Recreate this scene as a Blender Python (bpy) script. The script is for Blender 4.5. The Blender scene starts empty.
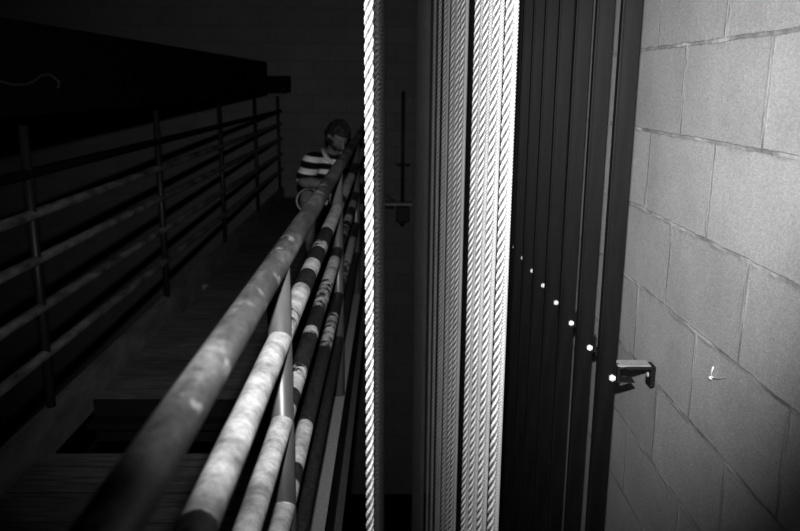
import bpy, bmesh, math, random
from mathutils import Vector, Matrix, noise as mnoise
random.seed(4)
C = bpy.context.collection
PI = math.pi
H = 1.40                      # camera height above the catwalk deck (z = 0)
R = math.radians

# ------------------------------------------------------------------ helpers
def link(name, me, m=None, parent=None):
    o = bpy.data.objects.new(name, me); C.objects.link(o)
    if m: me.materials.append(m)
    if parent: o.parent = parent
    return o

def obj(name, bm, m, parent=None, smooth=False, bevel=0):
    me = bpy.data.meshes.new(name)
    bmesh.ops.recalc_face_normals(bm, faces=bm.faces[:])
    bm.to_mesh(me); bm.free()
    if smooth:
        for p in me.polygons: p.use_smooth = True
    o = link(name, me, m, parent)
    if bevel:
        b = o.modifiers.new('bevel', 'BEVEL'); b.width = bevel; b.segments = 2; b.limit_method = 'ANGLE'
    return o

def tag(o, label=None, cat=None, group=None, kind=None):
    if label: o['label'] = label
    if cat: o['category'] = cat
    if group: o['group'] = group
    if kind: o['kind'] = kind
    return o

def thing(name, label, cat, loc=(0, 0, 0), group=None):
    o = bpy.data.objects.new(name, None); C.objects.link(o)
    o.location = loc; o.empty_display_size = 0.05
    return tag(o, label, cat, group)

def struct(name, bm, m, parent=None, **k):
    o = obj(name, bm, m, parent, **k)
    if not parent: o['kind'] = 'structure'
    return o

def box(bm, x0, x1, y0, y1, z0, z1):
    vs = [bm.verts.new((x, y, z)) for x in (x0, x1) for y in (y0, y1) for z in (z0, z1)]
    for f in ((0,1,3,2),(4,6,7,5),(0,4,5,1),(2,3,7,6),(0,2,6,4),(1,5,7,3)):
        bm.faces.new([vs[i] for i in f])
    return bm

def bx(*a):
    return box(bmesh.new(), *a)

def tube(bm, pts, r, n=12, cap=True):
    """tube through pts; r is a number or a list"""
    pts = [Vector(p) for p in pts]
    rs = r if isinstance(r, (list, tuple)) else [r]*len(pts)
    t0 = (pts[1]-pts[0]).normalized()
    ref = Vector((0,0,1)) if abs(t0.z) < .9 else Vector((1,0,0))
    u = t0.cross(ref).normalized()
    rings = []
    for i, p in enumerate(pts):
        t = (pts[min(i+1, len(pts)-1)]-pts[max(i-1, 0)]).normalized()
        u = (u - t*u.dot(t)).normalized(); w = t.cross(u)
        rings.append([bm.verts.new(p + (u*math.cos(2*PI*k/n) + w*math.sin(2*PI*k/n))*rs[i]) for k in range(n)])
    for a, b in zip(rings, rings[1:]):
        for k in range(n):
            bm.faces.new((a[k], a[(k+1) % n], b[(k+1) % n], b[k]))
    if cap:
        bm.faces.new(rings[0][::-1]); bm.faces.new(rings[-1])
    return bm

def tb(*a, **k):
    return tube(bmesh.new(), *a, **k)

def ball(bm, c, r, sx=1, sy=1, sz=1, u=16, v=10, rot=None):
    M = Matrix.Translation(c) @ (rot or Matrix.Identity(4)) @ Matrix.Diagonal((sx*r, sy*r, sz*r, 1))
    bmesh.ops.create_uvsphere(bm, u_segments=u, v_segments=v, radius=1, matrix=M)
    return bm

# ------------------------------------------------------------------ materials
class NT:
    def __init__(s, name, rough=.6, spec=.5):
        s.m = bpy.data.materials.new(name); s.m.use_nodes = True
        s.t = s.m.node_tree; s.n = s.t.nodes; s.l = s.t.links
        s.b = s.n['Principled BSDF']
        s.b.inputs['Roughness'].default_value = rough
        s.b.inputs['Specular IOR Level'].default_value = spec
    def new(s, typ, **k):
        n = s.n.new(typ)
        for a, v in k.items(): setattr(n, a, v)
        return n
    def link(s, a, b): s.l.new(a, b)
    def coord(s):
        return s.new('ShaderNodeTexCoord').outputs['Object']
    def noise(s, scale, detail=6, rough=.6, vec=None, stretch=None):
        n = s.new('ShaderNodeTexNoise'); n.inputs['Scale'].default_value = scale
        n.inputs['Detail'].default_value = detail; n.inputs['Roughness'].default_value = rough
        vec = vec or s.coord()
        if stretch:
            mp = s.new('ShaderNodeMapping'); mp.inputs['Scale'].default_value = stretch
            s.link(vec, mp.inputs['Vector']); vec = mp.outputs['Vector']
        s.link(vec, n.inputs['Vector'])
        return n.outputs['Fac']
    def ramp(s, fac, stops):
        r = s.new('ShaderNodeValToRGB'); e = r.color_ramp.elements
        while len(e) < len(stops): e.new(.5)
        for el, (p, v) in zip(e, stops):
            el.position = p; el.color = (v, v, v, 1)
        s.link(fac, r.inputs['Fac']); return r.outputs['Color']
    def mix(s, a, b, fac, blend='MIX'):
        x = s.new('ShaderNodeMix', data_type='RGBA', blend_type=blend)
        for v, i in ((fac, 0), (a, 6), (b, 7)):
            if isinstance(v, (int, float)):
                x.inputs[i].default_value = v if i == 0 else (v, v, v, 1)
            else: s.link(v, x.inputs[i])
        return x.outputs[2]
    def math(s, op, a, b=0.0):
        x = s.new('ShaderNodeMath', operation=op)
        for v, i in ((a, 0), (b, 1)):
            if isinstance(v, (int, float)): x.inputs[i].default_value = v
            else: s.link(v, x.inputs[i])
        return x.outputs[0]
    def bump(s, h, strength=.3, dist=.01):
        b = s.new('ShaderNodeBump'); b.inputs['Strength'].default_value = strength
        b.inputs['Distance'].default_value = dist
        s.link(h, b.inputs['Height']); s.link(b.outputs['Normal'], s.b.inputs['Normal'])
    def color(s, c):
        if isinstance(c, (int, float)): s.b.inputs['Base Color'].default_value = (c, c, c, 1)
        else: s.link(c, s.b.inputs['Base Color'])
        return s

def noisy(name, lo, hi, scale, rough=.6, spec=.5, bump=0, stretch=None, metal=0):
    t = NT(name, rough, spec)
    f = t.noise(scale, stretch=stretch)
    t.color(t.ramp(f, [(.3, lo), (.7, hi)]))
    t.b.inputs['Metallic'].default_value = metal
    if bump: t.bump(f, bump, .004)
    return t.m

def block_wall(name, axis, alb, joint_alb, y_shift, z_shift, fine=True):
    """painted concrete block, 406 x 203 mm running bond; axis = which coordinate runs along the wall"""
    t = NT(name, .62, .35)
    co = t.coord()
    sep = t.new('ShaderNodeSeparateXYZ'); t.link(co, sep.inputs[0])
    wob = t.noise(9, 3, .5)
    wv = t.math('MULTIPLY', t.math('SUBTRACT', wob, .5), .012)
    wob2 = t.noise(55, 3, .6)
    wv2 = t.math('MULTIPLY', t.math('SUBTRACT', wob2, .5), .006)
    a = t.math('ADD', t.math('ADD', sep.outputs[axis], -y_shift), wv2)
    z = t.math('ADD', t.math('ADD', t.math('ADD', sep.outputs[2], -z_shift), wv), wv2)
    cb = t.new('ShaderNodeCombineXYZ'); t.link(a, cb.inputs[0]); t.link(z, cb.inputs[1])
    def brick(msize, smooth):
        br = t.new('ShaderNodeTexBrick'); br.offset = .5; br.offset_frequency = 2
        br.inputs['Scale'].default_value = 1; br.inputs['Brick Width'].default_value = .4064
        br.inputs['Row Height'].default_value = .2032; br.inputs['Mortar Size'].default_value = msize
        br.inputs['Mortar Smooth'].default_value = smooth; br.inputs['Bias'].default_value = 0
        br.inputs['Color1'].default_value = (.86,.86,.86,1); br.inputs['Color2'].default_value = (1,1,1,1)
        br.inputs['Mortar'].default_value = (.93,.93,.93,1)
        t.link(cb.outputs[0], br.inputs['Vector']); return br
    b1 = brick(.0042, .25); b2 = brick(.012, 1.0)
    grain = t.noise(420, 2, .7); blot = t.noise(5, 5, .6); mid = t.noise(60, 5, .7)
    base = t.ramp(blot, [(.25, alb*.86), (.75, alb*1.08)])
    base = t.mix(base, t.ramp(grain, [(.32, .66), (.68, 1.24)]), 1.0 if fine else 0.5, 'MULTIPLY')
    base = t.mix(base, b1.outputs['Color'], 1.0, 'MULTIPLY')
    smear = t.math('MULTIPLY', b2.outputs['Fac'], t.ramp(t.noise(14, 4, .6), [(.42, 0), (.62, 1)]))
    base = t.mix(base, alb*.62, t.math('MULTIPLY', smear, .55))
    jn = t.ramp(t.noise(22, 3, .6), [(.3, .55), (.7, 1)])
    jc = t.ramp(t.noise(7, 3, .6), [(.36, joint_alb), (.50, alb*.75), (.62, alb*1.25)])  # pale stretches paint highlights onto the proud mortar
    base = t.mix(base, jc, t.math('MULTIPLY', b1.outputs['Fac'], jn))
    t.color(base)
    h = t.math('SUBTRACT', 1.0, b1.outputs['Fac'])
    h = t.math('ADD', t.math('MULTIPLY', h, .8), t.math('MULTIPLY', smear, .5))
    h = t.math('ADD', h, t.math('MULTIPLY', mid, .22))
    h = t.math('ADD', h, t.math('MULTIPLY', grain, .12))
    t.bump(h, .75, .0045)
    return t.m

M = {}
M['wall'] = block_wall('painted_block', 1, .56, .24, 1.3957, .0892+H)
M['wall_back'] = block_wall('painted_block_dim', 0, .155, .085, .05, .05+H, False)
M['black_wall'] = noisy('black_wall', .004, .007, 3, .9, .1)
M['ceiling'] = noisy('black_ceiling', .004, .008, 4, .9, .1)
M['stage'] = noisy('black_stage_floor', .004, .008, 6, .9, .1)
M['beam'] = noisy('black_beam_paint', .003, .006, 8, .8, .08)
M['black_steel'] = noisy('black_steel', .005, .011, 26, .5, .22, .05)
def steel_mat():
    t = NT('scuffed_black_steel', .5, .22)
    f = t.noise(30, 6, .6, stretch=(1, 1, .12)); g = t.noise(160, 5, .75, stretch=(1, 1, .3))
    c = t.ramp(f, [(.3, .004), (.7, .012)])
    c = t.mix(c, .09, t.ramp(g, [(.66, 0), (.74, .8)])); t.color(c); t.bump(g, .1, .002)
    return t.m
M['black_steel'] = steel_mat()
M['bracket'] = noisy('bracket_steel', .010, .02, 40, .5, .4, .05)
M['plate'] = noisy('pale_plate', .34, .46, 60, .6, .4, .05)  # pale tone stands in for flash glare on the black strap's top
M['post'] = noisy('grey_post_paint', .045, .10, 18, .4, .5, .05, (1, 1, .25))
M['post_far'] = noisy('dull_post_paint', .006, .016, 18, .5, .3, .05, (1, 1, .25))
M['bolt'] = noisy('zinc_bolt', .75, .95, 80, .3, .6)
M['strip'] = noisy('speckled_concrete', .20, .34, 120, .7, .3, .1)
M['strip_dim'] = noisy('dull_flange', .07, .12, 60, .6, .3, .05)
M['toe'] = noisy('scuffed_toe_board', .09, .22, 9, .65, .3, .1, (1, .4, 1))
M['void'] = noisy('dark_recess', .004, .012, 12, .85, .15, .1, (.2, 6, 1))
M['cable'] = noisy('dull_cable', .018, .04, 60, .5, .4)
M['hook'] = noisy('white_wire', .8, .95, 60, .4, .5)
M['conduit'] = noisy('dark_conduit', .012, .03, 30, .5, .3)
M['ledge'] = noisy('pale_ledge', .35, .5, 30, .6, .3)
M['skin'] = noisy('skin', .16, .24, 20, .55, .35, .03)
M['hair'] = noisy('dark_hair', .012, .04, 90, .6, .4, .5)
M['shorts'] = noisy('dark_shorts', .02, .035, 40, .85, .1, .1)
M['white_cloth'] = noisy('white_cloth', .55, .7, 40, .85, .1, .1)
M['shoe'] = noisy('dark_shoe', .02, .04, 40, .6, .3)
M['eye'] = noisy('eye', .02, .5, 20, .2, .5)

def deck_mat():
    t = NT('worn_deck_boards', .7, .25)
    f = t.noise(26, 7, .65, stretch=(.18, 1.6, 1)); g = t.noise(2.2, 5, .6)
    sep = t.new('ShaderNodeSeparateXYZ'); t.link(t.coord(), sep.inputs[0])
    fr = t.math('FRACT', t.math('DIVIDE', sep.outputs[1], .19))
    gap = t.math('LESS_THAN', fr, .035)
    c = t.ramp(f, [(.3, .055), (.72, .22)])
    c = t.mix(c, t.ramp(g, [(.3, .55), (.7, 1.15)]), 1, 'MULTIPLY')
    c = t.mix(c, .02, t.math('MULTIPLY', gap, .8)); t.color(c)
    t.bump(t.math('SUBTRACT', f, t.math('MULTIPLY', gap, .8)), .4, .006)
    return t.m
M['deck'] = deck_mat()

def rope_mat(name, lo, hi, yarn):
    r0, r1 = (.0074, .0103) if yarn < 500 else (.0055, .0082)
    t = NT(name, .5, .4)
    f = t.noise(yarn, 4, .6, stretch=(1, 1, .35)); g = t.noise(3.1, 3, .5, stretch=(1, 1, 1))
    c = t.ramp(f, [(.3, lo), (.68, hi)])
    c = t.mix(c, t.ramp(g, [(.3, .82), (.7, 1.05)]), 1, 'MULTIPLY')
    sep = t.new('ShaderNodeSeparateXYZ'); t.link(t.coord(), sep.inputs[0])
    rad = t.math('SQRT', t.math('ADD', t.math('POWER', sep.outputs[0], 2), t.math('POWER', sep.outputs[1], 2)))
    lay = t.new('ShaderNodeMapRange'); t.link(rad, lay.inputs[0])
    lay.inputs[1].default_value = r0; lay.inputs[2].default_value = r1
    c = t.mix(c, t.ramp(lay.outputs[0], [(0, .26), (.45, .8), (.8, 1)]), 1, 'MULTIPLY')   # painted occlusion shade, with grime, down in the lay of the strands
    t.color(c); t.bump(f, .5, .0015)
    return t.m
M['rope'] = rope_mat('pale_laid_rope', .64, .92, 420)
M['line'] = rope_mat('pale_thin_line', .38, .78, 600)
M['rope_dim'] = rope_mat('dimmed_laid_rope', .40, .75, 420)  # lower tone stands in for light falloff on ropes further back
M['line_dim'] = rope_mat('dimmed_thin_line', .35, .65, 600)
M['rope_far_dim'] = rope_mat('far_dimmed_laid_rope', .26, .50, 420)  # darkest copy for the far end, falloff painted into the colour
M['line_far_dim'] = rope_mat('far_dimmed_thin_line', .20, .40, 600)

def pipe_mat(name, dark_lo, dark_hi):
    """worn pipe: white wrap / paint where attribute 'paint' says so, with ragged edges"""
    t = NT(name, .42, .45)
    at = t.new('ShaderNodeAttribute', attribute_name='paint')
    n1 = t.noise(26, 5, .65); n2 = t.noise(70, 5, .7); n3 = t.noise(14, 4, .6)
    v = t.math('ADD', at.outputs['Fac'], t.math('MULTIPLY', t.math('SUBTRACT', n1, .5), .75))
    mask = t.ramp(v, [(.44, 0), (.53, 1)])
    white = t.ramp(n3, [(.30, .22), (.46, .42), (.66, .62)])
    white = t.mix(white, t.ramp(n2, [(.3, .65), (.6, 1.05)]), 1, 'MULTIPLY')
    dark = t.ramp(n2, [(.32, dark_lo), (.7, dark_hi)])
    t.color(t.mix(dark, white, mask))
    t.link(t.ramp(mask, [(0, .38), (1, .7)]), t.b.inputs['Roughness'])
    t.bump(t.math('ADD', n2, mask), .25, .002)
    return t.m
M['pipe'] = pipe_mat('worn_wrapped_pipe', .012, .06)
def top_pipe_mat():
    t = NT('worn_handrail', .38, .5)
    n1 = t.noise(7, 5, .65, stretch=(1, .35, 1)); n2 = t.noise(55, 5, .7); n3 = t.noise(16, 3, .6, stretch=(1, .6, 1))
    c = t.ramp(n1, [(.30, .035), (.5, .11), (.68, .30)])
    c = t.mix(c, t.ramp(n2, [(.3, .6), (.7, 1.25)]), 1, 'MULTIPLY')
    c = t.mix(c, .46, t.ramp(n3, [(.60, 0), (.68, .6)]))
    t.color(c); t.bump(n2, .2, .002)
    return t.m
M['handrail'] = top_pipe_mat()
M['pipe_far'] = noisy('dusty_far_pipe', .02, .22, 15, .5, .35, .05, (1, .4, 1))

def shirt_mat():
    t = NT('striped_shirt', .85, .1)
    sep = t.new('ShaderNodeSeparateXYZ'); t.link(t.coord(), sep.inputs[0])
    z = t.math('ADD', sep.outputs[2], t.math('MULTIPLY', sep.outputs[0], .18))
    fr = t.math('FRACT', t.math('DIVIDE', t.math('ADD', z, .0825), .088))
    m = t.math('LESS_THAN', fr, .46)
    t.color(t.mix(.012, .82, m)); t.bump(t.noise(30, 4), .2, .006)
    return t.m
M['shirt'] = shirt_mat()

# ------------------------------------------------------------------ setting
WX = .661; WB = 9.70; LOW = -4.1; TOP = 2.95
struct('wall_right', bx(WX, WX+.2, -1.6, WB+.2, LOW, TOP), M['wall'])
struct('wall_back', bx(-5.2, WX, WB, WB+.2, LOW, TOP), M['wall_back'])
struct('wall_left', bx(-5.4, -5.2, -1.6, WB+.2, LOW, TOP), M['black_wall'])
struct('ceiling', bx(-5.4, WX+.2, -1.6, WB+.2, TOP, TOP+.1), M['ceiling'])
struct('floor_stage', bx(-5.4, WX+.2, -1.6, WB+.2, LOW-.1, LOW), M['stage'])
XL, XR = -1.34, -.22
bm = bmesh.new()
box(bm, XL, XR-.024, -1.5, 2.77, -.05, 0)
box(bm, XL, XR-.024, 3.30, 4.52, -.05, 0)
box(bm, XL+.045, XR-.024, 4.52, 5.36, -.05, 0)
box(bm, XL, XR-.024, 5.36, WB, -.05, 0)
struct('floor', bm, M['deck'])
bm = bmesh.new()                                   # recessed steps in the opening of the deck
box(bm, XL, XR-.024, 2.70, 3.34, -.36, -.30)
box(bm, XL, XR-.024, 3.19, 3.27, -.10, -.07)
box(bm, XL, XR-.024, 3.02, 3.12, -.20, -.17)
box(bm, XL, XR-.024, 3.285, 3.2995, -.2, .0005)  # dark strip added over the deck edge, which otherwise shows as a lit line
struct('trim_1', bm, M['void'])
struct('trim_2', bx(XL, XL+.05, 4.4, 5.5, -.14, -.12), M['void'])

# ------------------------------------------------------------------ railings
RAILS = [-.34, -.495, -.67, -.86, -1.05]           # relative to the camera height
def pipe(name, x, z, y0, y1, r, m, parent, white=(), mott=()):
    bm = bmesh.new(); n = 18; rings = []
    ny = int((y1-y0)/.02)
    for i in range(ny+1):
        y = y0 + (y1-y0)*i/ny
        rr = r*(1+.02*(mnoise.noise((y*9, x*7, z*11))))
        rings.append([bm.verts.new((x+rr*math.cos(2*PI*k/n), y, z+rr*math.sin(2*PI*k/n))) for k in range(n)])
    for a, b in zip(rings, rings[1:]):
        for k in range(n): bm.faces.new((a[k], b[k], b[(k+1) % n], a[(k+1) % n]))
    bm.faces.new(rings[0]); bm.faces.new(rings[-1][::-1])
    o = obj(name, bm, m, parent, smooth=True)
    at = o.data.attributes.new('paint', 'FLOAT', 'POINT')
    for i, v in enumerate(o.data.vertices):
        y = v.co.y; p = 0.0
        for a, b in white:
            if a <= y <= b: p = max(p, min(1.0, .5+min(y-a, b-y)*10, .92))
        for a, b in mott:
            if a <= y <= b: p = max(p, .5)
        at.data[i].value = p
    return o

rr = thing('guard_railing', 'pipe railing right of the catwalk, its lower pipes wrapped in worn white patches', 'railing', (0, 0, 0))
WH = {1: ([(.79, 1.50), (1.60, 1.84), (1.97, 2.11), (2.57, 3.22), (3.36, 4.2), (4.9, 5.9)], [(2.26, 2.38), (1.50, 1.60), (3.7, 3.8)]),
      2: ([(.6, 1.53), (1.60, 1.69), (2.56, 2.93), (3.72, 3.92), (4.15, 4.4), (5.2, 5.6)], [(1.69, 1.76), (1.97, 2.06), (2.24, 2.56), (3.38, 3.62)]),
      3: ([(.6, 1.56), (1.62, 1.86), (3.69, 4.3), (5.2, 5.5)], [(2.42, 2.82), (3.3, 3.69)]),
      4: ([], [])}
POST_R = [1.47, 3.12, 4.77, 6.42, 8.07]
for i, z in enumerate(RAILS):
    zz = z+H
    if i == 0:
        o = pipe('handrail', XR, zz, -1.2, 9.68, .0245, M['handrail'], rr); o['label'] = 'bare worn top pipe'
    else:
        w = WH[i]
        o = pipe('rail', XR, zz, -1.2, 9.68, .0235 if i == 1 else .022, M['pipe'], rr, *w)
for y in POST_R:
    if y < 0.5: continue
    p = obj('post', tb([(XR, y, -.12), (XR, y, RAILS[0]+H-.004)], .0235, 18), M['post'], rr, smooth=True)
    for z in RAILS[1:]:
        pass
o = obj('toe_board', bx(XR-.023, XR+.023, -1.4, 9.68, -.18, .095), M['black_steel'], rr)
o = obj('toe_board_cap', bx(XR-.024, XR+.024, -1.4, 9.68, .095, .10), M['strip'], rr); o['label'] = 'grey speckled top edge'
obj('lower_flange', bx(XR+.020, XR+.05, -1.4, 9.68, -.135, -.125), M['strip_dim'], rr)

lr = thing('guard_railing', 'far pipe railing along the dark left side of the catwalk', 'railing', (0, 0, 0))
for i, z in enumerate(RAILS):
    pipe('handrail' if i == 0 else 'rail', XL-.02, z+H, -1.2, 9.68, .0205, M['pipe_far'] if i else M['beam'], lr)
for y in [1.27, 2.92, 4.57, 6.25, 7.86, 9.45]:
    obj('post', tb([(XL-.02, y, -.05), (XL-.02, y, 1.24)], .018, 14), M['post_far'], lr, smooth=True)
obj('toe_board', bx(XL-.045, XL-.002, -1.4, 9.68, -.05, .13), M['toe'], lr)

# ------------------------------------------------------------------ black beam above the left railing, its end plate and a loose cable
bt = thing('steel_beam', 'long black beam above the left railing with a bolted plate at its far end', 'beam', (-1.55, 4.5, 1.26))
def part(name, bm, m, parent, base, **k):
    bmesh.ops.translate(bm, verts=bm.verts[:], vec=-Vector(base)); return obj(name, bm, m, parent, **k)
B = (-1.55, 4.5, 1.26)
bm = bmesh.new()
box(bm, -1.72, -1.395, -1.4, 8.95, 1.27, 1.62)
part('web', bm, M['beam'], bt, B)
bm = bmesh.new(); box(bm, -1.70, -1.225, 9.2, 9.68, 1.285, 1.475)
ep = part('end_plate', bm, M['beam'], bt, B)
for z in (1.325, 1.43):
    bm = bmesh.new(); ball(bm, (-1.255, 9.195, z), .018, u=10, v=6)
    part('bolt', bm, M['cable'], ep, B)
pts = [(-1.375, 2.74, 1.5), (-1.375, 2.76, 1.44), (-1.375, 2.80, 1.40), (-1.375, 2.90, 1.385), (-1.372, 3.0, 1.385),
       (-1.37, 3.08, 1.40), (-1.385, 3.17, 1.42), (-1.385, 3.25, 1.425), (-1.375, 3.31, 1.40), (-1.38, 3.31, 1.37)]
tag(obj('loose_cable', tb(pts, .006, 8), M['cable'], smooth=True), 'thin curled cable hanging on the black beam at far left', 'cable')

# ------------------------------------------------------------------ ropes
ZB, ZT = LOW, TOP
def laid(name, strands, rs, Rh, pitch, seg, nv, m):
    bm = bmesh.new(); n = int((ZT-ZB)/(pitch/seg))
    for s in range(strands):
        ph = 2*PI*s/strands; prev = None
        for i in range(n+1):
            z = ZB+(ZT-ZB)*i/n; a = ph+2*PI*z/pitch
            c = Vector((Rh*math.cos(a), Rh*math.sin(a), z))
            rad = Vector((math.cos(a), math.sin(a), 0))
            tan = Vector((-math.sin(a)*Rh*2*PI/pitch, math.cos(a)*Rh*2*PI/pitch, 1)).normalized()
            b = tan.cross(rad)
            ring = [bm.verts.new(c+(rad*math.cos(2*PI*k/nv)+b*math.sin(2*PI*k/nv))*rs) for k in range(nv)]
            if prev:
                for k in range(nv): bm.faces.new((prev[k], prev[(k+1) % nv], ring[(k+1) % nv], ring[k]))
            prev = ring
    o = obj(name, bm, m, smooth=True)
    return o
SP = .2286; Y0 = 1.637
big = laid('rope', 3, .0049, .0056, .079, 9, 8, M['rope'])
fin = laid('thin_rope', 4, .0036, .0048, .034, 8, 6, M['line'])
def recolor(o, m):
    me = o.data.copy(); me.materials[0] = m; return me
ORD = ['nearest', 'second nearest', 'third nearest', 'fourth nearest', 'fifth nearest', 'sixth nearest', 'seventh nearest', 'eighth nearest']
used = {}
big2, big3, fin2, fin3 = [('big', M['rope_dim']), ('big', M['rope_far_dim']), ('fin', M['line_dim']), ('fin', M['line_far_dim'])]
mesh_of = {}
def place(src, x, y, label, group):
    if isinstance(src, tuple):
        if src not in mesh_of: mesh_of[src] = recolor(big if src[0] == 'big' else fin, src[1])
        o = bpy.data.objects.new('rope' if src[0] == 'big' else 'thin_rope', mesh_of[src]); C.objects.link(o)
    else:
        o = src if src not in used else src.copy()
        if src in used: C.objects.link(o)
        used[src] = 1
    o.location = (x, y, 0); o.rotation_euler = (0, 0, random.uniform(0, 6.28))
    tag(o, label, 'rope', group)
NR = 25
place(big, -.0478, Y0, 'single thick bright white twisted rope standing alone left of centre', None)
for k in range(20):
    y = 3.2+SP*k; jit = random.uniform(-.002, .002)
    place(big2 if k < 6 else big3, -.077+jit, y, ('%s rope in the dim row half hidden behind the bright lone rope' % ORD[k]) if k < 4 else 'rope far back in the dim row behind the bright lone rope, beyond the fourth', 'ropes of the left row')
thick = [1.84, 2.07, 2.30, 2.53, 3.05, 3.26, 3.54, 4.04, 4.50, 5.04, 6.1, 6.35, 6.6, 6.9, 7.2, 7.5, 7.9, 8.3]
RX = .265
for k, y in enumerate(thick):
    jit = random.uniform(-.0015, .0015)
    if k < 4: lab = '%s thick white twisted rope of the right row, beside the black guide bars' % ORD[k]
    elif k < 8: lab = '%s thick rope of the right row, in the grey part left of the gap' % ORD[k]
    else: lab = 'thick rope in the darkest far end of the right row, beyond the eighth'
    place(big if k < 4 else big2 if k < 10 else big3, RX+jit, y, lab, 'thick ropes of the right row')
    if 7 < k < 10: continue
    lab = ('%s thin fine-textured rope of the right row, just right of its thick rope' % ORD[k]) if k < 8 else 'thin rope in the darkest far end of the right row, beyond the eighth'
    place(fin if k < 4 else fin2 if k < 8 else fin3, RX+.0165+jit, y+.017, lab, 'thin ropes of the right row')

# ------------------------------------------------------------------ guide bars (T section), bolted through a bracket to the block wall
GX0, GX1 = .515, .562; GZ = -.7135+H
def guide_bar(y, full):
    t = thing('guide_bar', 'guide bar', 'guide bar', (GX0, y, LOW), 'black guide bars along the block wall')
    base = (GX0, 0, LOW)
    bm = bmesh.new(); box(bm, GX0, GX0+.006, -.011, .011, LOW, TOP)
    part('flange', bm, M['black_steel'], t, base, bevel=.0012)
    bm = bmesh.new(); box(bm, GX0+.006, GX1, -.003, .003, LOW, TOP)
    part('stem', bm, M['black_steel'], t, base, bevel=.0008)
    bm = bmesh.new()
    bmesh.ops.create_cone(bm, cap_ends=True, segments=6, radius1=.0088, radius2=.0085, depth=.007, matrix=Matrix.Translation((.5535, -.0065, GZ)) @ Matrix.Rotation(PI/2, 4, 'X'))
    ball(bm, (.5535, -.009, GZ), .0066, u=12, v=8)
    b = part('bolt', bm, M['bolt'], t, base); b['label'] = 'bright zinc bolt head'
    # bracket: clip against the stem, arm to the wall, foot on the wall
    bm = bmesh.new()
    box(bm, GX1+.003, GX1+.009, -.010, .034, GZ-.012, GZ+.030)
    box(bm, GX1-.03, GX1+.009, .003, .009, GZ-.018, GZ+.034)
    box(bm, GX1+.009, GX1+.048, -.010, .024, GZ-.012, GZ-.008)
    br = part('bracket', bm, M['bracket'], t, base, bevel=.001)
    if not full: return t
    bm = bmesh.new()
    box(bm, GX1+.022, WX-.006, -.012, -.004, GZ+.022, GZ+.031)
    box(bm, WX-.013, WX-.001, -.012, .028, GZ-.024, GZ+.031)
    part('wall_foot', bm, M['bracket'], br, base, bevel=.0025)
    bm = bmesh.new(); box(bm, GX1+.003, WX-.013, -.008, .034, GZ+.0305, GZ+.033)
    pl = part('top_plate', bm, M['plate'], br, base); pl['label'] = 'pale top plate'
    bm = bmesh.new(); ball(bm, (WX-.014, .008, GZ+.004), .007, .6, 1, 1, u=10, v=6)
    part('wall_bolt', bm, M['plate'], br, base)
    return t
def children(o): return [c for c in bpy.data.objects if c.parent == o]
def copy_tree(o, parent=None):
    c = o.copy(); C.objects.link(c)
    if parent: c.parent = parent
    for ch in children(o): copy_tree(ch, c)
    return c
g0 = guide_bar(1.83, True); g1 = guide_bar(1.83+SP, False)
NG = 12
for k in range(NG):
    g = (g0, g1)[k] if k < 2 else copy_tree(g1)
    g.location.y = 1.83+SP*k
    g['label'] = (['nearest black steel guide bar, with its wall bracket in full view on the blocks',
                   'second nearest black guide bar, pale wall showing in the gaps on both sides',
                   'third black guide bar counted from the nearest one'] +
                  ['%s black guide bar counted from the nearest one' % w for w in ('fourth', 'fifth', 'sixth', 'seventh', 'eighth')])[k] if k < 8 else \
                  'black guide bar beyond the eighth, seen only as a dark strip beside the ropes'

# ------------------------------------------------------------------ small wire hook on the wall
def wall_pt(x, y, off=.004):
    return None
hk = thing('wire_hook', 'small bright wire hook stuck on the block wall right of the bracket', 'hook', (WX, 1.502, -.583+H))
hb = (WX, 1.502, -.583+H)
HY, HZ = 1.494, -.583+H
bm = tb([(WX+.002, HY, HZ), (WX-.006, HY-.002, HZ+.004), (WX-.009, HY-.010, HZ+.016), (WX-.010, HY-.018, HZ+.030)], .0018, 8)
part('shank', bm, M['hook'], hk, hb, smooth=True)
bm = tb([(WX-.006, HY, HZ), (WX-.006, HY-.034, HZ+.010), (WX-.005, HY-.066, HZ+.026)], .0007, 6)
part('wire_tail', bm, M['plate'], hk, hb, smooth=True)
bm = bmesh.new(); ball(bm, (WX-.005, HY, HZ), .0048, u=10, v=6)
part('nail_head', bm, M['hook'], hk, hb, smooth=True)

# ------------------------------------------------------------------ far fixture on the back wall
ff = thing('conduit_box', 'dark box under a narrow pale ledge on the back wall, rod running up from it', 'box', (.134, 9.5, -.04))
fb = (.134, 9.5, 0)
part('conduit', tb([(.134, 9.55, 0), (.134, 9.55, 1.35)], .022, 12), M['conduit'], ff, fb, smooth=True)
bm = bmesh.new(); box(bm, -.12, .25, 9.42, WB, -.015, .01)
part('ledge', bm, M['ledge'], ff, fb)
bm = bmesh.new(); box(bm, .055, .22, 9.40, 9.64, -.22, -.03)
bxo = part('housing', bm, M['conduit'], ff, fb, bevel=.012)
bm = bmesh.new(); ball(bm, (.13, 9.45, -.24), .035, u=12, v=8); part('knob', bm, M['conduit'], bxo, fb, smooth=True)
part('valve_handle', tb([(.06, 9.52, .47), (.134, 9.50, .475), (.22, 9.52, .47)], .012, 10), M['conduit'], ff, fb, smooth=True)
part('brace', tb([(-.11, 9.6, .16), (-.07, 9.6, .09), (-.01, 9.6, .04), (.06, 9.6, .01)], .010, 8), M['strip_dim'], ff, fb, smooth=True)
part('hanger', tb([(.03, 9.55, -.06), (-.06, 9.55, -.05), (-.12, 9.55, -.03)], .02, 8), M['conduit'], ff, fb, smooth=True)

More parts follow.
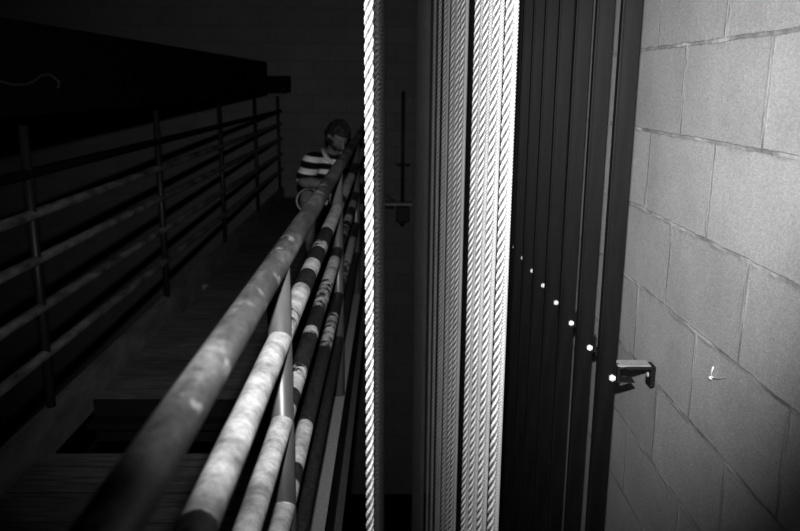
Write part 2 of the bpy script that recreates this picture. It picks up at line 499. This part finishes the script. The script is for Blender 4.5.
# ------------------------------------------------------------------ the person squatting by the railing
def evaluated(o):
    dg = bpy.context.evaluated_depsgraph_get()
    me = bpy.data.meshes.new_from_object(o.evaluated_get(dg)); return me
def skin(chains, root, sub=2):
    """each chain of (name, co, radius) becomes one smooth tapering limb with round ends"""
    bm = bmesh.new()
    for ch in chains:
        P = [Vector(c) for _, c, _ in ch]; Q = [r if isinstance(r, tuple) else (r, r) for _, _, r in ch]
        pts, rad = [], []
        for a in range(len(P)-1):
            p0, p1, p2, p3 = P[max(a-1, 0)], P[a], P[a+1], P[min(a+2, len(P)-1)]
            for k in range(5):
                t = k/5
                pts.append(.5*((2*p1)+(p2-p0)*t+(2*p0-5*p1+4*p2-p3)*t*t+(3*p1-p0-3*p2+p3)*t**3))
                u = t*t*(3-2*t)
                rad.append(tuple(Q[a][i]+(Q[a+1][i]-Q[a][i])*u for i in (0, 1)))
        pts.append(P[-1]); rad.append(Q[-1])
        n = 18; t0 = (pts[1]-pts[0]).normalized()
        ref = Vector((0, 0, 1)) if abs(t0.z) < .9 else Vector((.5, -.866, 0))
        u = t0.cross(ref).normalized(); rings = []
        def ring(c, t, u, ra, rb):
            w = t.cross(u)
            return [bm.verts.new(c+u*math.cos(2*PI*k/n)*ra+w*math.sin(2*PI*k/n)*rb) for k in range(n)]
        for i, p in enumerate(pts):
            t = (pts[min(i+1, len(pts)-1)]-pts[max(i-1, 0)]).normalized()
            u = (u-t*u.dot(t)).normalized()
            if i == 0:
                for q in (85, 65, 40, 20):
                    rings.append(ring(p-t*rad[0][1]*math.sin(R(q)), t, u, rad[0][0]*math.cos(R(q)), rad[0][1]*math.cos(R(q))))
            rings.append(ring(p, t, u, *rad[i]))
            if i == len(pts)-1:
                for q in (20, 40, 65, 85):
                    rings.append(ring(p+t*rad[i][1]*math.sin(R(q)), t, u, rad[i][0]*math.cos(R(q)), rad[i][1]*math.cos(R(q))))
        for a, b in zip(rings, rings[1:]):
            for k in range(n): bm.faces.new((a[k], a[(k+1) % n], b[(k+1) % n], b[k]))
        bm.faces.new(rings[0][::-1]); bm.faces.new(rings[-1])
    bmesh.ops.recalc_face_normals(bm, faces=bm.faces[:])
    me = bpy.data.meshes.new('tmp'); bm.to_mesh(me); bm.free(); return me
def remeshed(meshes, voxel, smooth_it=3):
    bm = bmesh.new()
    for m in meshes: bm.from_mesh(m)
    bmesh.ops.recalc_face_normals(bm, faces=bm.faces[:])
    me = bpy.data.meshes.new('tmp'); bm.to_mesh(me); bm.free()
    o = bpy.data.objects.new('tmp', me); C.objects.link(o)
    r = o.modifiers.new('r', 'REMESH'); r.mode = 'VOXEL'; r.voxel_size = voxel; r.use_smooth_shade = True
    s = o.modifiers.new('s', 'SMOOTH'); s.iterations = smooth_it; s.factor = .5
    out = evaluated(o); bpy.data.objects.remove(o); return out
def bm_mesh(bm):
    me = bpy.data.meshes.new('tmp'); bm.to_mesh(me); bm.free(); return me

PB = Vector((-.56, 6.25, 0))
fwd = Vector((.5, -.866, 0)); rgt = Vector((-.866, -.5, 0))
pel = Vector((-.575, 6.40, .34)); belly = Vector((-.565, 6.33, .50)); chest = Vector((-.535, 6.22, .70))
nb = Vector((-.50, 6.12, .845)); nk = Vector((-.478, 6.08, .90)); hd = Vector((-.445, 6.02, 1.005))
shR = nb+rgt*.158+Vector((0, 0, -.045)); shL = nb-rgt*.135+Vector((0, 0, -.045))
elR = Vector((-.700, 5.86, .675)); wrR = Vector((-.500, 5.80, .655))
elL = Vector((-.37, 5.96, .665)); wrL = Vector((-.395, 5.76, .665))
hpR = pel+rgt*.10; hpL = pel-rgt*.10
knR = Vector((-.675, 5.93, .545)); anR = Vector((-.675, 6.07, .11))
knL = Vector((-.405, 5.98, .545)); anL = Vector((-.43, 6.15, .11))
toR = anR+Vector((.06, -.19, -.075)); toL = anL+Vector((.09, -.17, -.075))
def lerp(a, b, t): return a+(b-a)*t
body = [[('pel', pel, .115), ('belly', belly, .12), ('chest', chest, .125), ('nb', nb, .075), ('nk', nk, .054), ('hd', hd-Vector((0, 0, .03)), .05)],
        [('pel', pel, .115), ('hpR', hpR, .095), ('thR', lerp(hpR, knR, .5), .078), ('knR', knR, .058), ('caR', lerp(knR, anR, .35), .056), ('loR', lerp(knR, anR, .75), .042), ('anR', anR, .036), ('heR', lerp(anR, toR, .35)-Vector((0, 0, .03)), .035), ('toR', toR, .03)],
        [('pel', pel, .115), ('hpL', hpL, .095), ('thL', lerp(hpL, knL, .5), .078), ('knL', knL, .058), ('caL', lerp(knL, anL, .35), .056), ('loL', lerp(knL, anL, .75), .042), ('anL', anL, .036), ('heL', lerp(anL, toL, .35)-Vector((0, 0, .03)), .035), ('toL', toL, .03)],
        [('chest', chest, .125), ('shR', shR, .062), ('uaR', lerp(shR, elR, .5), .050), ('elR', elR, .039), ('faR', lerp(elR, wrR, .35), .041), ('wrR', wrR, .027)],
        [('chest', chest, .125), ('shL', shL, .062), ('uaL', lerp(shL, elL, .5), .050), ('elL', elL, .039), ('faL', lerp(elL, wrL, .35), .041), ('wrL', wrL, .027)]]
meshes = [skin(body, 'pel')]
def hand(wr, d, side):
    """palm + five fingers; d = direction, side = direction of the thumb"""
    d = d.normalized(); s = (side-d*side.dot(d)).normalized(); dn = Vector((0, 0, -1)); dn = (dn-d*dn.dot(d)).normalized()
    if abs(s.dot(dn)) > .9: dn = d.cross(s)
    out = [skin([[('w', wr, .026), ('p', wr+d*.045, (.036, .017)), ('q', wr+d*.10, (.040, .016))]], 'w')]
    for j, (o_, L) in enumerate(((.030, .072), (.011, .080), (-.009, .075), (-.028, .058))):
        a = wr+d*.080+s*o_
        out.append(skin([[('r', a-d*.05-s*o_*.3, .012), ('a', a-d*.015, .0105), ('b', a+d*L*.42+dn*.008, .0088), ('c', a+d*L*.72+dn*.026, .0088), ('e', a+d*L*.85+dn*.047, .0080)]], 'r'))
    a = wr+d*.03+s*.028
    out.append(skin([[('r', a-s*.03, .014), ('a', a, .013), ('b', a+d*.025+s*.022+dn*.008, .0105), ('c', a+d*.052+s*.026+dn*.020, .0095)]], 'r'))
    return out
meshes += hand(wrR, Vector((.9, -.12, -.22)), Vector((.1, .2, 1)))
meshes += hand(wrL, Vector((-.3, -.8, -.35)), Vector((-.9, .1, .3)))
# head: local -Y is the face, +Z the crown
hf = Vector((.46, -.70, -.55)).normalized(); hx = hf.cross(Vector((0, .1, 1))).normalized(); hz = hx.cross(hf).normalized()
HM = Matrix.Translation(hd) @ Matrix((( -hx.x, -hf.x, hz.x, 0), (-hx.y, -hf.y, hz.y, 0), (-hx.z, -hf.z, hz.z, 0), (0, 0, 0, 1)))
def head_bm():
    bm = bmesh.new()
    bmesh.ops.create_uvsphere(bm, u_segments=40, v_segments=28, radius=1)
    for v in bm.verts:
        x, y, z = v.co
        X = x*.074; Y = y*.096; Z = z*.116
        if z < -.1:                                     # jaw narrows, chin forward
            k = (-z-.1)/.9
            X *= 1-.35*k; Y = Y*(1-.28*k)-.018*k
        if y < 0:
            f = -y
            Y += .010*f*math.exp(-((abs(x)-.42)/.20)**2-((z-.02)/.14)**2)   # eye sockets
            Y -= .007*f*math.exp(-((z-.22)/.12)**2-(x/.7)**2)                # brow
            Y -= .006*f*math.exp(-((z+.52)/.09)**2-(x/.28)**2)               # lips
            Y += .005*f*math.exp(-((z+.66)/.06)**2-(x/.3)**2)
            Y -= .010*f*math.exp(-((z+.85)/.12)**2-(x/.3)**2)                # chin
        v.co = (X, Y, Z)
    tube(bm, [(0, -.088, .022), (0, -.106, -.012), (0, -.116, -.032), (0, -.102, -.042)], [.008, .011, .015, .012], 10)
    for s in (-1, 1):
        ball(bm, (s*.076, .008, -.004), .03, .35, .62, 1.0, rot=Matrix.Rotation(s*.3, 4, 'Z'))
        ball(bm, (s*.010, -.103, -.040), .009)
    bmesh.ops.transform(bm, matrix=HM, verts=bm.verts[:])
    return bm
meshes.append(bm_mesh(head_bm()))
def ploc(me):
    me.transform(Matrix.Translation(-PB)); return me
pt = thing('person', 'person squatting at the railing in a dark and white striped shirt, head bowed', 'person', PB+Vector((.03, 0, 0)))
bme = remeshed(meshes, .0055, 2); ploc(bme)
bm = bmesh.new(); bm.from_mesh(bme)                # keep the one connected surface
seen = set(); best = []
for v in bm.verts:
    if v in seen: continue
    st = [v]; seen.add(v); c = []
    while st:
        q = st.pop(); c.append(q)
        for e in q.link_edges:
            o = e.other_vert(q)
            if o not in seen: seen.add(o); st.append(o)
    if len(c) > len(best): best = c
keep = set(best)
bmesh.ops.delete(bm, geom=[v for v in bm.verts if v not in keep], context='VERTS')
bm.to_mesh(bme); bm.free()
link('body', bme, M['skin'], pt)
for s in (-1, 1):
    bm = bmesh.new(); ball(bm, HM @ Vector((s*.031, -.076, .003)), .010)
    o = part('eye', bm, M['eye'], pt, PB, smooth=True)
# hair and beard
def shell(cond, off, rough):
    bm = bmesh.new(); bmesh.ops.create_uvsphere(bm, u_segments=48, v_segments=36, radius=1)
    for v in list(bm.verts):
        if not cond(*v.co): bm.verts.remove(v)
    for v in bm.verts:
        x, y, z = v.co; n = mnoise.noise(Vector((x, y, z))*4.5)*rough
        k = max(0, (-z-.1)/.9)
        a = 1-.35*k
        v.co = (x*(.074*a+off+n), y*((.096)*(1-.28*k)+off+n)-.018*k, z*(.116+off+n))
    bmesh.ops.solidify(bm, geom=bm.faces[:], thickness=.010)
    bmesh.ops.transform(bm, matrix=HM, verts=bm.verts[:]); return bm
part('hair', shell(lambda x, y, z: (z > .42 or (y > -.05 and z > -.55) or (abs(x) > .8 and z > .1)), .016, .016), M['hair'], pt, PB, smooth=True)
part('beard', shell(lambda x, y, z: (z < -.42 and y < .15 and not (abs(x) < .25 and -.58 < z < -.46 and y < 0)) or (abs(x) > .78 and -.5 < z < .0 and y < 0), .007, .008), M['hair'], pt, PB, smooth=True)
# shirt
slR = lerp(shR, elR, .78); slL = lerp(shL, elL, .78)
sh = [[('pel', pel+Vector((0, 0, .06)), .138), ('belly', belly, .142), ('chest', chest, .148), ('nb', nb-Vector((0, 0, .012)), .086)],
      [('chest', chest, .148), ('shR', shR+Vector((0, 0, .004)), .080), ('uaR', lerp(shR, elR, .45), .073), ('slR', slR, .072)],
      [('chest', chest, .148), ('shL', shL+Vector((0, 0, .004)), .080), ('uaL', lerp(shL, elL, .45), .073), ('slL', slL, .072)]]
sme = ploc(remeshed([skin(sh, 'chest')], .009, 3))
link('shirt', sme, M['shirt'], pt)
# collar: two white wings meeting in a V on the chest
cv = nb+fwd*.155+Vector((.0, 0, -.115))
bm = bmesh.new()
for s in (1, -1):
    top = nb+rgt*.075*s+Vector((0, 0, .062)); midp = nb+rgt*.080*s+fwd*.095+Vector((0, 0, .0))
    bk = nb-fwd*.05+Vector((0, 0, .075))
    path = [bk, top, lerp(top, midp, .5)+fwd*.02+rgt*.012*s, midp+fwd*.012+rgt*.006*s, lerp(midp, cv, .5)+fwd*.020, cv+fwd*.012]
    wid = [.016, .020, .024, .026, .020, .006]
    out = [rgt*s*.3-fwd*.8, rgt*s*.9+Vector((0, 0, -.5)), rgt*s+fwd*.2+Vector((0, 0, -.3)), rgt*s+Vector((0, 0, -.2)), rgt*s, rgt*s]
    prev = None
    for p, wd, ov in zip(path, wid, out):
        ov = ov.normalized(); nrm = (fwd+Vector((0, 0, .5))).normalized()*.006
        q = [bm.verts.new(p-ov*wd*.35+nrm), bm.verts.new(p+ov*wd+nrm*.6), bm.verts.new(p+ov*wd-nrm), bm.verts.new(p-ov*wd*.35-nrm)]
        if prev:
            for i in range(4): bm.faces.new((prev[i], prev[(i+1) % 4], q[(i+1) % 4], q[i]))
        else: bm.faces.new(q)
        prev = q
    bm.faces.new(prev[::-1])
part('collar', bm, M['white_cloth'], pt, PB, smooth=True)
# shorts with white hems, shoes
hmR = lerp(hpR, knR, .80); hmL = lerp(hpL, knL, .80)
st = [[('b', belly, .130), ('pel', pel, .140), ('hpR', hpR, .116), ('mR', lerp(hpR, knR, .45), .102), ('eR', hmR, .094)], [('pel', pel, .140), ('hpL', hpL, .116), ('mL', lerp(hpL, knL, .45), .102), ('eL', hmL, .094)]]
so = link('shorts', ploc(remeshed([skin(st, 'pel')], .010, 2)), M['shorts'], pt)
for h0, k0, hh in ((hpR, knR, hmR), (hpL, knL, hmL)):
    d = (k0-h0).normalized(); bm = bmesh.new()
    q = d.to_track_quat('Z', 'Y').to_matrix().to_4x4()
    for i in range(28):
        pass
    prof = [(.098, -.012), (.101, 0), (.100, .014), (.090, .014), (.089, -.012)]
    rings = [[bm.verts.new(Matrix.Translation(hh) @ q @ Vector((r*math.cos(2*PI*i/28), r*math.sin(2*PI*i/28), z))) for r, z in prof] for i in range(28)]
    for i in range(28):
        a, b = rings[i], rings[(i+1) % 28]
        for j in range(5): bm.faces.new((a[j], a[(j+1) % 5], b[(j+1) % 5], b[j]))
    part('hem', bm, M['white_cloth'], so, PB, smooth=True)
for an, to in ((anR, toR), (anL, toL)):
    me = remeshed([skin([[('a', an+Vector((0, .02, -.03)), .046), ('h', Vector((an.x, an.y+.03, .04)), .042), ('m', lerp(an, to, .55)-Vector((0, 0, .03)), .042), ('t', Vector((to.x, to.y, .036)), .036)]], 'a')], .008, 2)
    link('shoe', ploc(me), M['shoe'], pt)

# ------------------------------------------------------------------ light: one flash held above the camera
ld = bpy.data.lights.new('flash', 'SPOT'); ld.energy = 440; ld.spot_size = R(75); ld.spot_blend = 1.0; ld.shadow_soft_size = .018
lo = bpy.data.objects.new('flash', ld); C.objects.link(lo)
lo.location = (-.01, .02, H+.20)
lo.rotation_euler = Vector((.045, 2.0, -.32)).to_track_quat('-Z', 'Y').to_euler()
lo.scale = (1.0, 1, 1)
w = bpy.data.worlds.new('world'); bpy.context.scene.world = w; w.use_nodes = True
w.node_tree.nodes['Background'].inputs[0].default_value = (1, 1, 1, 1)
w.node_tree.nodes['Background'].inputs[1].default_value = .0015

# ------------------------------------------------------------------ camera
cd = bpy.data.cameras.new('camera'); cam = bpy.data.objects.new('camera', cd); C.objects.link(cam)
cd.sensor_width = 36; cd.lens = 35.0; cd.clip_start = .05
cam.matrix_world = Matrix.Translation((0, 0, H)) @ Matrix.Rotation(R(-.653), 4, 'Z') @ Matrix.Rotation(R(90-13.186), 4, 'X') @ Matrix.Rotation(R(.41), 4, 'Z')
cd.dof.use_dof = True; cd.dof.focus_distance = 2.0; cd.dof.aperture_fstop = 4.5
bpy.context.scene.camera = cam
vs = bpy.context.scene.view_settings
vs.view_transform = 'Standard'; vs.look = 'None'; vs.exposure = 0; vs.gamma = .8
